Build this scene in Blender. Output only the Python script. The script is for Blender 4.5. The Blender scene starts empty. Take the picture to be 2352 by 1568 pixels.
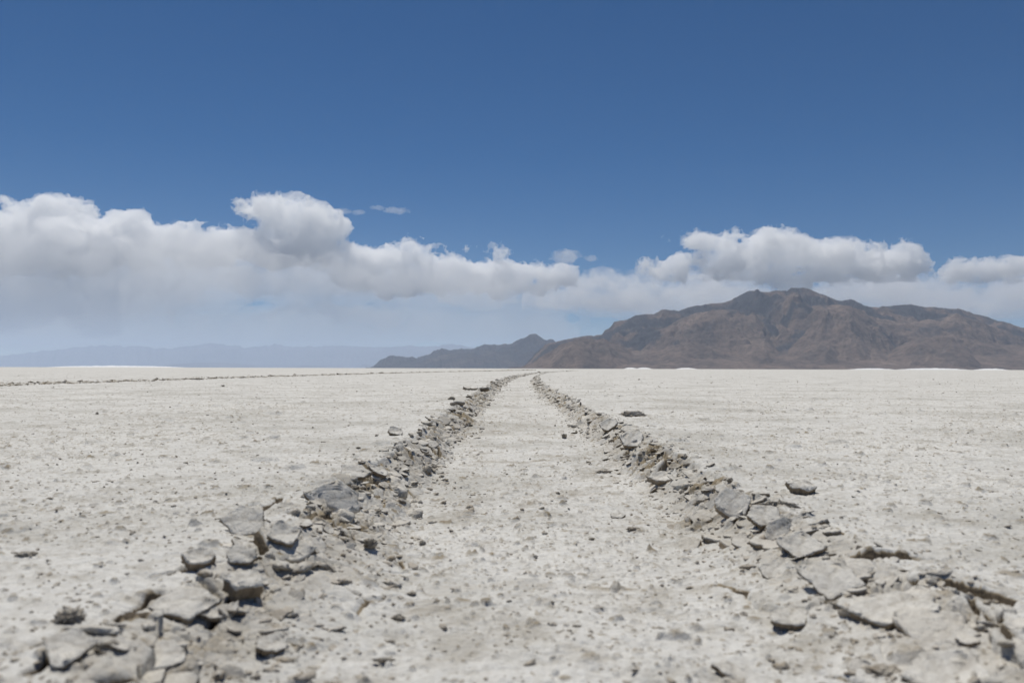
import bpy, bmesh, math, random
import numpy as np
from mathutils import Matrix, Vector, Euler

# ------------------------------------------------------------------ camera, sky, sun, exposure
H = 0.06                                  # lens height above the salt crust: the camera sits on the ground
FPX, CX, CY = 1907.0, 1176.0, 784.0       # focal length and centre in photo units (2352 wide)
PITCH, ROLL = 62.0 / 1907.0, 0.0030
SUN_EL, SUN_AZ = math.radians(67), math.radians(-24)     # azimuth from +Y, negative = to the left

sc = bpy.context.scene
col = sc.collection
F = Vector((0, math.cos(PITCH), math.sin(PITCH)))
U0 = Vector((0, -math.sin(PITCH), math.cos(PITCH)))
R0 = Vector((1, 0, 0))
R = R0 * math.cos(ROLL) + U0 * math.sin(ROLL)
U = U0 * math.cos(ROLL) - R0 * math.sin(ROLL)
cam = bpy.data.cameras.new('camera')
camo = bpy.data.objects.new('camera', cam)
col.objects.link(camo)
camo.matrix_world = Matrix(((R.x, U.x, -F.x, 0), (R.y, U.y, -F.y, 0), (R.z, U.z, -F.z, H), (0, 0, 0, 1)))
cam.sensor_width = 22.2
cam.lens = 22.2 * FPX / 2352.0
cam.clip_start = 0.005
cam.clip_end = 200000
cam.dof.use_dof = True
cam.dof.focus_distance = 0.95
cam.dof.aperture_fstop = 18
sc.camera = camo

world = bpy.data.worlds.new('World')
sc.world = world
world.use_nodes = True
wn = world.node_tree
wn.nodes.clear()
wo = wn.nodes.new('ShaderNodeOutputWorld')
wb = wn.nodes.new('ShaderNodeBackground')
sky = wn.nodes.new('ShaderNodeTexSky')
sky.sky_type = 'NISHITA'
sky.sun_disc = False
sky.sun_elevation = SUN_EL
sky.sun_rotation = SUN_AZ
sky.altitude = 3300
sky.air_density = 1.0
sky.dust_density = 0.2
sky.ozone_density = 3.0
wb.inputs[1].default_value = 0.052
hs = wn.nodes.new('ShaderNodeHueSaturation')
hs.inputs['Saturation'].default_value = 1.45
hs.inputs['Hue'].default_value = 0.502
wn.links.new(sky.outputs[0], hs.inputs['Color'])
wn.links.new(hs.outputs[0], wb.inputs[0])
wn.links.new(wb.outputs[0], wo.inputs[0])

sl = bpy.data.lights.new('sun', 'SUN')
sl.energy = 3.75
sl.angle = math.radians(0.53)
sl.color = (1.0, 0.955, 0.87)
so = bpy.data.objects.new('sun', sl)
col.objects.link(so)
sd = Vector((math.sin(SUN_AZ) * math.cos(SUN_EL), math.cos(SUN_AZ) * math.cos(SUN_EL), math.sin(SUN_EL)))
so.rotation_euler = sd.to_track_quat('Z', 'Y').to_euler()

sc.view_settings.view_transform = 'Standard'
sc.view_settings.look = 'None'
sc.view_settings.exposure = 0.0
sc.view_settings.gamma = 1.0
sc.render.engine = 'CYCLES'
sc.cycles.use_denoising = True
sc.cycles.max_bounces = 28
sc.cycles.diffuse_bounces = 3
sc.cycles.glossy_bounces = 2
sc.cycles.volume_bounces = 24
sc.cycles.transparent_max_bounces = 128

# ------------------------------------------------------------------ helpers
def ray(px, py):
    d = R * ((px - CX) / FPX) + U * ((CY - py) / FPX) + F
    return d

def on_ground(px, py, z=0.0):
    d = ray(px, py)
    t = (z - H) / d.z
    return d.x * t, d.y * t

def at_dist(px, py, D):
    d = ray(px, py)
    t = D / d.y
    return d.x * t, H + d.z * t

def tag(o, label=None, cat=None, group=None, kind=None):
    if label: o['label'] = label
    if cat: o['category'] = cat
    if group: o['group'] = group
    if kind: o['kind'] = kind
    return o

def hash2(ix, iy, seed=0):
    h = (ix.astype(np.int64) * 374761393 + iy.astype(np.int64) * 668265263 + seed * 2246822519) & 0xFFFFFFFF
    h = ((h ^ (h >> 13)) * 1274126177) & 0xFFFFFFFF
    h = ((h ^ (h >> 16)) * 2654435761) & 0xFFFFFFFF
    return (h ^ (h >> 15)) & 0xFFFFFFFF

def hf(ix, iy, seed=0):
    return hash2(ix, iy, seed) / 4294967295.0

def noise2(x, y, seed=0):
    x0 = np.floor(x); y0 = np.floor(y)
    fx = x - x0; fy = y - y0
    ix = x0.astype(np.int64); iy = y0.astype(np.int64)
    out = []
    for dx in (0, 1):
        for dy in (0, 1):
            a = hf(ix + dx, iy + dy, seed) * (2 * math.pi)
            out.append(np.cos(a) * (fx - dx) + np.sin(a) * (fy - dy))
    ux = fx * fx * fx * (fx * (fx * 6 - 15) + 10)
    uy = fy * fy * fy * (fy * (fy * 6 - 15) + 10)
    a = out[0] * (1 - uy) + out[1] * uy
    b = out[2] * (1 - uy) + out[3] * uy
    return (a * (1 - ux) + b * ux) * 1.5

def fbm2(x, y, octs=4, seed=0, rough=0.5, ridged=False):
    s = 0; a = 1.0; t = 0
    for k in range(octs):
        n = noise2(x + 17.3 * k, y - 9.1 * k, seed + k)
        if ridged: n = 1 - 2 * np.abs(n)
        s = s + a * n; t += a
        a *= rough; x = x * 2.03; y = y * 2.03
    return s / t

def worley(x, y, seed=0, jit=0.95):
    ix = np.floor(x).astype(np.int64); iy = np.floor(y).astype(np.int64)
    f1 = np.full(x.shape, 9.0); f2 = np.full(x.shape, 9.0)
    cx = np.zeros(x.shape); cy = np.zeros(x.shape); cid = np.zeros(x.shape, np.int64)
    for dx in (-1, 0, 1):
        for dy in (-1, 0, 1):
            jx = ix + dx; jy = iy + dy
            qx = jx + 0.5 + jit * (hf(jx, jy, seed) - 0.5)
            qy = jy + 0.5 + jit * (hf(jx, jy, seed + 1) - 0.5)
            d = np.hypot(x - qx, y - qy)
            near = d < f1
            f2 = np.where(near, f1, np.minimum(f2, d))
            f1 = np.where(near, d, f1)
            cx = np.where(near, x - qx, cx); cy = np.where(near, y - qy, cy)
            cid = np.where(near, hash2(jx, jy, seed + 2), cid)
    return f1, f2, cx, cy, cid

def r01(cid, k):
    return (((cid * (2 * k + 3) * 40503 + k * 977) >> 7) & 0xFFFF) / 65535.0

def noise3(p, seed=0):
    x, y, z = p[..., 0], p[..., 1], p[..., 2]
    x0 = np.floor(x); y0 = np.floor(y); z0 = np.floor(z)
    fx = x - x0; fy = y - y0; fz = z - z0
    ix = x0.astype(np.int64); iy = y0.astype(np.int64); iz = z0.astype(np.int64)
    ux = fx * fx * (3 - 2 * fx); uy = fy * fy * (3 - 2 * fy); uz = fz * fz * (3 - 2 * fz)
    r = 0
    for dz in (0, 1):
        wz = uz if dz else 1 - uz
        for dy in (0, 1):
            wy = uy if dy else 1 - uy
            for dx in (0, 1):
                wx = ux if dx else 1 - ux
                r = r + wx * wy * wz * hf(ix + dx, (iy + dy) * 7919 + (iz + dz) * 104729, seed)
    return r * 2 - 1

def fbm3(p, octs=4, seed=0, rough=0.5, billow=False):
    s = 0; a = 1.0; t = 0
    for k in range(octs):
        n = noise3(p + 13.7 * k, seed + k)
        if billow: n = 2 * np.abs(n) - 1
        s = s + a * n; t += a
        a *= rough; p = p * 2.03
    return s / t

def sstep(a, b, x):
    t = np.clip((x - a) / (b - a), 0, 1)
    return t * t * (3 - 2 * t)

def np_mesh(name, co, faces, mat, smooth=True, attrs=None):
    """co (n,3); faces (m,k) int array with k = 3 or 4"""
    me = bpy.data.meshes.new(name)
    n, (m, k) = len(co), faces.shape
    me.vertices.add(n)
    me.vertices.foreach_set('co', np.ascontiguousarray(co, np.float32).ravel())
    me.loops.add(m * k)
    me.loops.foreach_set('vertex_index', np.ascontiguousarray(faces, np.int32).ravel())
    me.polygons.add(m)
    me.polygons.foreach_set('loop_start', np.arange(0, m * k, k, dtype=np.int32))
    me.polygons.foreach_set('use_smooth', np.full(m, smooth))
    me.update(calc_edges=True)
    for an, av in (attrs or {}).items():
        a = me.attributes.new(an, 'FLOAT', 'POINT')
        a.data.foreach_set('value', np.ascontiguousarray(av, np.float32))
    if mat: me.materials.append(mat)
    return me

def link(name, me):
    o = bpy.data.objects.new(name, me)
    col.objects.link(o)
    return o

# ------------------------------------------------------------------ materials
def new_mat(name):
    m = bpy.data.materials.new(name)
    m.use_nodes = True
    nt = m.node_tree
    nt.nodes.clear()
    return m, nt, nt.nodes.new('ShaderNodeOutputMaterial')

def N(nt, t, **kw):
    n = nt.nodes.new(t)
    for k, v in kw.items():
        if k.startswith('i_'):
            n.inputs[k[2:].replace('_', ' ')].default_value = v
        else:
            setattr(n, k, v)
    return n

def ramp(nt, src, stops):
    r = nt.nodes.new('ShaderNodeValToRGB')
    el = r.color_ramp.elements
    el[0].position, el[0].color = stops[0][0], (*stops[0][1], 1)
    el[1].position, el[1].color = stops[-1][0], (*stops[-1][1], 1)
    for p, c in stops[1:-1]:
        e = el.new(p); e.color = (*c, 1)
    nt.links.new(src, r.inputs[0])
    return r.outputs[0]

def mix(nt, fac, a, b, mode='MIX'):
    m = nt.nodes.new('ShaderNodeMix')
    m.data_type = 'RGBA'; m.blend_type = mode
    if isinstance(fac, float): m.inputs[0].default_value = fac
    else: nt.links.new(fac, m.inputs[0])
    for s, v in ((6, a), (7, b)):
        if isinstance(v, tuple): m.inputs[s].default_value = (*v, 1)
        else: nt.links.new(v, m.inputs[s])
    return m.outputs[2]

def math_n(nt, op, a, b=None, clamp=False):
    m = nt.nodes.new('ShaderNodeMath'); m.operation = op; m.use_clamp = clamp
    for s, v in ((0, a), (1, b)):
        if v is None: continue
        if isinstance(v, (int, float)): m.inputs[s].default_value = v
        else: nt.links.new(v, m.inputs[s])
    return m.outputs[0]

def crust_material(name, coords='Object', white=(0.66, 0.648, 0.612), grey=(0.54, 0.527, 0.487), tan=(0.285, 0.236, 0.165), bump=1.0, sc_=1.0, plain=False):
    m, nt, out = new_mat(name)
    tc = N(nt, 'ShaderNodeTexCoord')
    src = tc.outputs[coords]
    at = N(nt, 'ShaderNodeAttribute', attribute_name='tan')
    big = N(nt, 'ShaderNodeTexNoise', i_Scale=5.0 * sc_, i_Detail=15.0, i_Roughness=0.68)
    med = N(nt, 'ShaderNodeTexNoise', i_Scale=70.0 * sc_, i_Detail=7.0, i_Roughness=0.66)
    fine = N(nt, 'ShaderNodeTexNoise', i_Scale=380.0 * sc_, i_Detail=5.0, i_Roughness=0.7)
    vor = N(nt, 'ShaderNodeTexVoronoi', i_Scale=210.0 * sc_)
    for n in (big, med, fine, vor): nt.links.new(src, n.inputs['Vector'])
    base = ramp(nt, big.outputs[0], [(0.40, grey), (0.50, white), (0.64, tuple(c * 1.08 for c in white))])
    mid = N(nt, 'ShaderNodeTexNoise', i_Scale=24.0 * sc_, i_Detail=9.0, i_Roughness=0.78)
    nt.links.new(src, mid.inputs['Vector'])
    base = mix(nt, ramp(nt, mid.outputs[0], [(0.38, (.8, .8, .8)), (0.49, (0, 0, 0))]), base, tuple(0.70 * a + 0.30 * b for a, b in zip(grey, tan)))
    spots = ramp(nt, med.outputs[0], [(0.34, (1, 1, 1)), (0.46, (0, 0, 0))])
    c = mix(nt, math_n(nt, 'MULTIPLY', spots, 0.55), base, tuple(0.5 * (a + b) for a, b in zip(grey, tan)))
    # tan mud where the crust is broken or where a grain sits
    fac = math_n(nt, 'ADD', at.outputs['Fac'], math_n(nt, 'MULTIPLY', math_n(nt, 'SUBTRACT', fine.outputs[0], 0.5), 0.9))
    fac = ramp(nt, fac, [(0.22, (0, 0, 0)), (0.75, (1, 1, 1))])
    tanv = mix(nt, fine.outputs[0], tuple(t * 0.72 for t in tan), tuple(t * 1.35 for t in tan))
    c = mix(nt, fac, c, tanv)
    crack_shade = ramp(nt, math_n(nt, 'MULTIPLY', at.outputs['Fac'], 0.5), [(0.52, (0, 0, 0)), (0.70, (1, 1, 1))])
    c = mix(nt, crack_shade, c, (0.105, 0.084, 0.060))  # shade inside cracks and plate gaps, painted as near-black brown
    gr = ramp(nt, fine.outputs[0], [(0.33, (0.80, 0.785, 0.76)), (0.55, (1, 1, 1))])
    c = mix(nt, 1.0, c, gr, 'MULTIPLY')
    b1 = N(nt, 'ShaderNodeBump', i_Strength=0.8 * bump, i_Distance=0.0011)
    nt.links.new(fine.outputs[0], b1.inputs['Height'])
    b2 = N(nt, 'ShaderNodeBump', i_Strength=0.7 * bump, i_Distance=0.003)
    nt.links.new(med.outputs[0], b2.inputs['Height'])
    nt.links.new(b1.outputs[0], b2.inputs['Normal'])
    p = N(nt, 'ShaderNodeBsdfPrincipled', i_Roughness=0.93)
    p.inputs['Specular IOR Level'].default_value = 0.18
    nt.links.new(c, p.inputs['Base Color'])
    nt.links.new(b2.outputs[0], p.inputs['Normal'])
    nt.links.new(p.outputs[0], out.inputs[0])
    return m

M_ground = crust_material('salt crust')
M_plate = crust_material('crust plate', white=(0.64, 0.62, 0.575), grey=(0.54, 0.52, 0.475), bump=0.9)
M_plate1 = crust_material('loose crust slab', white=(0.66, 0.635, 0.58), grey=(0.61, 0.585, 0.53), tan=(0.25, 0.20, 0.14), bump=0.7, sc_=1 / 45)
M_clod1 = crust_material('loose mud clod', white=(0.58, 0.54, 0.47), grey=(0.50, 0.46, 0.39), tan=(0.28, 0.22, 0.155), bump=0.9, sc_=1 / 45)
M_rubble = crust_material('broken crust', white=(0.64, 0.61, 0.55), grey=(0.56, 0.53, 0.47), tan=(0.25, 0.20, 0.14), bump=1.0)
M_crumb = crust_material('mud crumb', white=(0.50, 0.46, 0.40), grey=(0.41, 0.37, 0.31), tan=(0.33, 0.275, 0.20), bump=.8)
M_clod = crust_material('dry mud', white=(0.54, 0.50, 0.43), grey=(0.44, 0.40, 0.33), tan=(0.28, 0.22, 0.155), bump=1.2)

def rock_material(name, a, b, c, scale, bench=None):
    m, nt, out = new_mat(name)
    tc = N(nt, 'ShaderNodeTexCoord')
    at = N(nt, 'ShaderNodeAttribute', attribute_name='dark')
    n1 = N(nt, 'ShaderNodeTexNoise', i_Scale=scale, i_Detail=12.0, i_Roughness=0.62)
    n2 = N(nt, 'ShaderNodeTexNoise', i_Scale=scale * 7, i_Detail=8.0, i_Roughness=0.7)
    for n in (n1, n2): nt.links.new(tc.outputs['Object'], n.inputs['Vector'])
    base = ramp(nt, n1.outputs[0], [(0.36, b), (0.52, a), (0.68, c)])
    v = ramp(nt, n2.outputs[0], [(0.38, (0.68, 0.68, 0.69)), (0.60, (1.22, 1.2, 1.17))])
    base = mix(nt, 1.0, base, v, 'MULTIPLY')
    base = mix(nt, at.outputs['Fac'], base, (0.048, 0.048, 0.055))
    lt = N(nt, 'ShaderNodeAttribute', attribute_name='scree')
    base = mix(nt, lt.outputs['Fac'], base, (0.27, 0.24, 0.215))
    bp = N(nt, 'ShaderNodeBump', i_Strength=0.9, i_Distance=0.06 / scale)
    nt.links.new(n2.outputs[0], bp.inputs['Height'])
    p = N(nt, 'ShaderNodeBsdfPrincipled', i_Roughness=0.95)
    p.inputs['Specular IOR Level'].default_value = 0.1
    nt.links.new(base, p.inputs['Base Color'])
    nt.links.new(bp.outputs[0], p.inputs['Normal'])
    nt.links.new(p.outputs[0], out.inputs[0])
    return m

# ------------------------------------------------------------------ the rut and the flat
EL, ER, DEPTH = 1.60 * H, 1.88 * H, 0.0175
RUT2 = -1.72                                       # the vehicle's other wheel ran this far to the left

def centre(y):
    t = np.clip(y - 2.0, 0, 14)
    return H * (0.12 + 0.070 * t * t) + np.clip(y - 16, 0, None) * H * 1.96

CRACKS = [  # open cracks in the crust: photo points on the ground, half width (m), depth (m)
    ([(1985, 1288), (2020, 1308), (2062, 1320), (2112, 1336)], 0.0011, 0.009),
    ([(2238, 1366), (2268, 1392), (2290, 1430), (2330, 1460), (2400, 1530)], 0.0012, 0.011),
    ([(2140, 1500), (2190, 1560), (2230, 1640)], 0.0007, 0.006),
    ([(2352, 1545), (2290, 1530), (2240, 1560)], 0.0008, 0.008),
    ([(280, 1405), (330, 1378), (372, 1352)], 0.0011, 0.009),
    ([(60, 1560), (120, 1530), (190, 1470), (262, 1440)], 0.0015, 0.010),
    ([(1700, 1150), (1760, 1160), (1800, 1200)], 0.0009, 0.006),
    ([(530, 1200), (600, 1178), (650, 1146)], 0.0009, 0.006),
]
CRACKS_W = [([on_ground(*q) for q in pts], w, d) for pts, w, d in CRACKS]

def seg_dist(x, y, a, b):
    ax, ay = a; bx, by = b
    dx, dy = bx - ax, by - ay
    t = np.clip(((x - ax) * dx + (y - ay) * dy) / (dx * dx + dy * dy), 0, 1)
    return np.hypot(x - ax - t * dx, y - ay - t * dy)

def plates_field(x, y, cell, seed, amp, tilt):
    f1, f2, cx, cy, cid = worley(x / cell, y / cell, seed)
    z = (r01(cid, 1) - 0.45) * amp + (cx * (r01(cid, 2) - 0.5) + cy * (r01(cid, 3) - 0.5)) * 2 * tilt * cell
    gap = sstep(0.16, 0.0, f2 - f1)
    return z - gap * amp * 0.7, gap, cid

def shingles(x, y, cell, seed, amp, side):
    # elongated broken plates; each climbs outwards and away, then breaks off in a step
    a = math.radians(28) * side
    xr = x * math.cos(a) + y * math.sin(a); yr = -x * math.sin(a) + y * math.cos(a)
    f1, f2, cx, cy, cid = worley(xr / cell / 1.25, yr / cell / .8, seed)
    dirn = (r01(cid, 6) - .5) * 1.6
    up = cx * side * np.cos(dirn) + cy * np.sin(dirn + .5)
    z = amp * ((0.4 + 1.1 * r01(cid, 2)) * up * 1.3 + (r01(cid, 1) - .5) * .8)
    gap = sstep(0.13, 0.0, f2 - f1)
    return z - gap * amp * 0.35, gap, cid

def ground(x, y, detail=True):
    """height and tan-ness (with painted crack shade) of the salt flat at x, y (metres)"""
    x = np.asarray(x, float); y = np.asarray(y, float)
    z = np.zeros(x.shape); tan = np.zeros(x.shape)
    r = np.hypot(x, y)
    near = r < 40
    xs, ys = x[near], y[near]
    if xs.size == 0: return z, tan
    rr = r[near]
    zz = 0.0022 * fbm2(xs * 3.2, ys * 3.2, 3, 5) + 0.0010 * fbm2(xs * 22, ys * 22, 3, 9)
    tt = np.zeros(xs.shape)
    fade = np.clip(1.6 - rr / 14, 0, 1)
    xw = xs + 0.004 * fbm2(xs * 60, ys * 60, 3, 31)
    yw = ys + 0.004 * fbm2(xs * 60 + 7, ys * 60, 3, 33)
    for off, a_el, a_er, sd_, lift in ((0.0, EL, ER, 100, 1.0), (RUT2, 0.10, 0.10, 200, 1.5)):
        rel = xw - centre(ys) - off
        w = np.abs(rel) < 0.30
        if not w.any(): continue
        re, yy, xx = rel[w], yw[w], xw[w]
        one = np.zeros(yy.shape)
        jl = 0.009 * fbm2(yy * 9, one + 3.3, 2, sd_) + 0.008 * fbm2(yy * 40, xx * 25, 2, sd_ + 3)
        jr = 0.010 * fbm2(yy * 8, one + 8.1, 2, sd_ + 5) + 0.008 * fbm2(yy * 40, xx * 25, 2, sd_ + 7)
        il = re + a_el + jl                       # > 0 inside the left lip
        ir = a_er + jr - re
        din = np.minimum(il, ir)
        lens = sstep(.46, .20, yy)                # the crust lies flatter close to the lens
        lip = sstep(0, 0.006 + .016 * lens, din)
        fl = sstep(0.003, 0.038 + .03 * lens, din)
        prof = -DEPTH * (1 - .35 * lens) * (0.22 * lip + 0.78 * fl)
        prof += (0.0022 if off else 0.0009) * np.exp(-((din + 0.006) / 0.012) ** 2) * (0.5 + fbm2(yy * 14, one, 2, sd_ + 11)) * lift
        band = sstep(-0.014 if off else -0.004, 0.006, din) * sstep(0.050 - .012 * lens, 0.016, din) * (1 - .52 * lens) * sstep(-0.35, 0.15, fbm2(xx * 11, yy * 11, 3, sd_ + 13))
        sg = np.where(il < ir, -1.0, 1.0)
        pa, ga, ca = shingles(xx, yy, 0.019, sd_ + 17, 0.0042, 1)
        pb, gb, cb = shingles(xx, yy, 0.017, sd_ + 18, 0.0040, -1)
        p1 = np.where(sg > 0, pa, pb); g1 = np.where(sg > 0, ga, gb)
        p2, g2, c2 = plates_field(xx, yy, 0.0080, sd_ + 21, 0.0026, 0.20)
        rough = fbm2(xx * 160, yy * 160, 4, sd_ + 25, 0.6)
        sel = sstep(-0.22, -0.02, fbm2(xx * 18, yy * 18, 2, sd_ + 27))
        add = (p1 + 0.35 * p2) * sel + (p2 + 0.0022 * rough) * (1 - sel)
        prof += band * add * (0.85 + 0.4 * lift) + 0.0012 * rough * band
        # loose flakes pressed into the floor of the rut
        f1 = sstep(0.03, 0.065, din)
        flk = fbm2(xx * 35, yy * 60, 4, sd_ + 29, 0.55)
        prof += f1 * 0.0016 * flk
        # close to the lens the crust has cracked into broad flat plates
        nearz = sstep(.46, .26, yy) * sstep(-.022, .002, din) * sstep(.060, .030, din)
        q1, q2, qx, qy, qc = worley(xx / .038, yy / .042, sd_ + 61)
        crk = sstep(np.maximum(.105 + .04 * fbm2(xx * 70, yy * 70, 2, 5), .06), 0.0, q2 - q1) * sstep(-.1, .2, fbm2(xx * 25, yy * 25, 2, sd_ + 63))
        prof += nearz * ((r01(qc, 2) - .5) * .003 + (qx * (r01(qc, 3) - .5) + qy * (r01(qc, 4) - .5)) * .006 - crk * .0030)
        tb = np.maximum(band * (0.42 + 0.75 * sstep(0.2, 0.7, r01(c2, 5)) * (1 - 0.5 * sel) + 0.9 * g1 * sel) - 0.25 * band * sel, 1.7 * sstep(.22, .55, nearz * crk))  # plate gaps and near cracks pushed past full tan: their shade is painted in
        tb = np.maximum(tb, f1 * (.30 * sstep(.10, .45, flk) + .32 * sstep(.05, .4, fbm2(xx * 16, yy * 34, 4, sd_ + 71, .6))))
        tb = np.maximum(tb, 0.36 * sstep(-0.001, 0.003, din) * sstep(0.06, 0.02, din))
        zz[w] += prof
        tt[w] = np.maximum(tt[w], tb)
    for pts, cw, cd in CRACKS_W:
        px = [p[0] for p in pts]; py = [p[1] for p in pts]
        w = (xs > min(px) - .03) & (xs < max(px) + .03) & (ys > min(py) - .03) & (ys < max(py) + .03)
        if not w.any(): continue
        d = np.full(w.sum(), 9.0)
        for a, b in zip(pts[:-1], pts[1:]):
            d = np.minimum(d, seg_dist(xw[w], yw[w], a, b)) 
        cw = max(cw * .8, .0025 * sum(py) / len(py))
        cw2 = cw * (1 + 0.7 * fbm2(xs[w] * 55, ys[w] * 55, 2, 77))
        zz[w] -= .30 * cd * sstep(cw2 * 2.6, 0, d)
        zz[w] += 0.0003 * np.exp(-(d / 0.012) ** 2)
        tt[w] = np.maximum(tt[w], 1.75 * sstep(cw2 * 1.7, cw2 * 1.3, d))  # crack walls and floor take the painted shade colour
    # pimples and grains standing on the crust, from millimetre to centimetre size
    for cell, amp, dens, sd_ in ((0.0032, 0.0006, 0.30, 39), (0.0060, 0.0010, 0.22, 41), (0.0125, 0.0016, 0.12, 47), (0.035, 0.0026, 0.05, 53)):
        w = rr < cell * 450
        f1, f2, cx, cy, cid = worley(xw[w] / cell, yw[w] / cell, sd_)
        pick = (r01(cid, 1) < dens * (0.5 + 1.3 * sstep(-.4, .4, fbm2(xs[w] * 4, ys[w] * 4, 2, 91)))).astype(float)
        sz = 0.16 + 0.26 * r01(cid, 2)
        bmp = sstep(sz, sz * 0.35, f1) * pick
        zz[w] += amp * (0.4 + 0.9 * r01(cid, 4)) * bmp
        tt[w] = np.maximum(tt[w], bmp * (0.25 + 0.45 * r01(cid, 5)) * (1 if cell < .02 else .45))
    w = rr < 6
    zz[w] += 0.0011 * fbm2(xs[w] * 110, ys[w] * 110, 4, 61, 0.58)
    z[near] = zz * fade
    tan[near] = tt * np.clip(1.8 - rr / 14, 0, 1)
    # beyond, the flat is only gently uneven
    return z, tan

def gz(x, y):
    return float(ground(np.array([x]), np.array([y]))[0][0])

def build_ground():
    r1 = np.concatenate([np.geomspace(0.055, 0.13, 120)[:-1], np.geomspace(0.13, 2.6, 1220)[:-1], np.geomspace(2.6, 22.0, 230)])
    r2 = np.geomspace(22.0, 56000.0, 70)[1:]
    rad = np.concatenate([[0.004, 0.03], r1, r2])
    th = math.radians(40)
    a1 = np.linspace(-th, th, 1650)
    a2 = np.linspace(th, 2 * math.pi - th, 90)[1:-1]
    ang = np.concatenate([a1, a2])
    Rg, A = np.meshgrid(rad, ang, indexing='ij')
    X = Rg * np.sin(A); Y = Rg * np.cos(A)
    z, t = ground(X.ravel(), Y.ravel())
    co = np.stack([X.ravel(), Y.ravel(), z], 1)
    # crumble the broken faces: shift them sideways with height so that they overhang and flake
    w = (t > .12) & (t < 1.02) & (co[:, 1] > 0) & (Rg.ravel() < 2.2) & (Rg.ravel() > .1)
    q = co[w] * np.array([230.0, 230.0, 420.0])
    amt = (0.0012 * sstep(.15, .4, co[w, 1]) * np.clip(t[w] * 1.6, 0, 1))
    co[w, 0] += amt * fbm3(q, 3, 71, .6)
    co[w, 1] += amt * fbm3(q + 31, 3, 73, .6)
    co[w, 2] += amt * .5 * fbm3(q * 1.6 + 11, 2, 75, .6)
    nr, na = Rg.shape
    i = np.arange(nr - 1)[:, None]; j = np.arange(na)[None, :]
    jn = (j + 1) % na
    q = np.stack([i * na + j, i * na + jn, (i + 1) * na + jn, (i + 1) * na + j], -1).reshape(-1, 4)
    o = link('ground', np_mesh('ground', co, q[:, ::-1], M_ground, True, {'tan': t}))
    tag(o, kind='structure')
build_ground()

# ------------------------------------------------------------------ crust plates, clods and crumbs
def ico(sub):
    bm = bmesh.new()
    bmesh.ops.create_icosphere(bm, subdivisions=sub, radius=1.0)
    v = np.array([x.co[:] for x in bm.verts]); f = np.array([[x.index for x in q.verts] for q in bm.faces])
    bm.free()
    return v, f
ICO = {k: ico(k) for k in (1, 2, 3, 4, 5, 6)}

def spow(v, e):
    return np.sign(v) * np.abs(v) ** e

def plate_geo(seed, thick=0.20, sub=5, rough=1.0, asp=1.0):
    """a broken piece of crust about one unit across: flat pale top, crumbly tan sides and underside"""
    rs = np.random.RandomState(seed)
    v, f = ICO[sub]
    th = np.arctan2(v[:, 1], v[:, 0])
    rxy = np.hypot(v[:, 0], v[:, 1])
    k = rs.randint(4, 8)
    an = np.sort((np.arange(k) + rs.uniform(-.32, .32, k)) * 2 * math.pi / k)
    rd = rs.uniform(.36, .52, k)
    rad = np.full(th.shape, 9.0)
    for a, d in zip(an, rd):                      # polygon as an intersection of half planes
        c = np.cos(th - a)
        rad = np.where(c > 0.05, np.minimum(rad, d / np.maximum(c, .05)), rad)
    rad = np.minimum(rad, .68)
    rad = rad * (1 + .16 * fbm2(np.cos(th) * 2.2 + seed, np.sin(th) * 2.2, 4, seed + 2, .62))
    u = np.clip(spow(rxy, 0.26), 0, 1)
    t = thick * (0.75 + 0.5 * rs.rand())
    z = spow(v[:, 2], 0.22) * t * 0.5
    p = np.stack([u * rad * np.cos(th) * asp, u * rad * np.sin(th), z], 1)
    side = 1 - sstep(0.02, 0.22, v[:, 2])
    q = p * np.array([1, 1, 1.4])
    n = ICO[sub][0]
    d = fbm3(q * 7 + seed, 4, seed, .6, True) * 0.045 * rough * (0.10 + side) + fbm3(q * 2.2 + seed, 2, seed + 9) * 0.035
    nn = np.stack([v[:, 0], v[:, 1], v[:, 2] * 0.6], 1)
    p = p + nn * d[:, None]
    # layered, crumbling broken edge
    p[:, :2] *= (1 + 0.06 * side * np.sin(p[:, 2] / t * 9 + 3 * fbm3(q * 3, 2, seed + 5)))[:, None]
    # curl and undulation of the crust
    p[:, 2] += (rs.uniform(-.10, .22)) * (p[:, 0] ** 2 + p[:, 1] ** 2) + 0.03 * fbm2(p[:, 0] * 4 + seed, p[:, 1] * 4, 3, seed)
    tan = np.clip(side * (0.62 + 0.3 * rs.rand()) + 0.10 * rs.rand(), 0, 1)
    return p, f, tan

def clod_geo(seed, sub=4, asp=(1, 1, .7), rough=1.0):
    rs = np.random.RandomState(seed)
    v, f = ICO[sub]
    s = np.array([seed * 3.1, seed * 1.7, seed * .9])
    d = 1 + 0.45 * fbm3(v * 1.1 + s, 2, seed) + 0.42 * rough * fbm3(v * 3.0 + s, 4, seed + 3, .62, True)
    p = v * d[:, None] * 0.5
    cut = rs.uniform(-.30, -.16)
    p[:, 2] = np.where(p[:, 2] < cut, cut + (p[:, 2] - cut) * .3, p[:, 2])
    p = p * np.array(asp)
    tan = np.clip(0.42 + 0.5 * fbm3(v * 2.2 + s, 3, seed + 7) - 0.25 * v[:, 2], 0, 1)
    return p, f, tan

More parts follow.
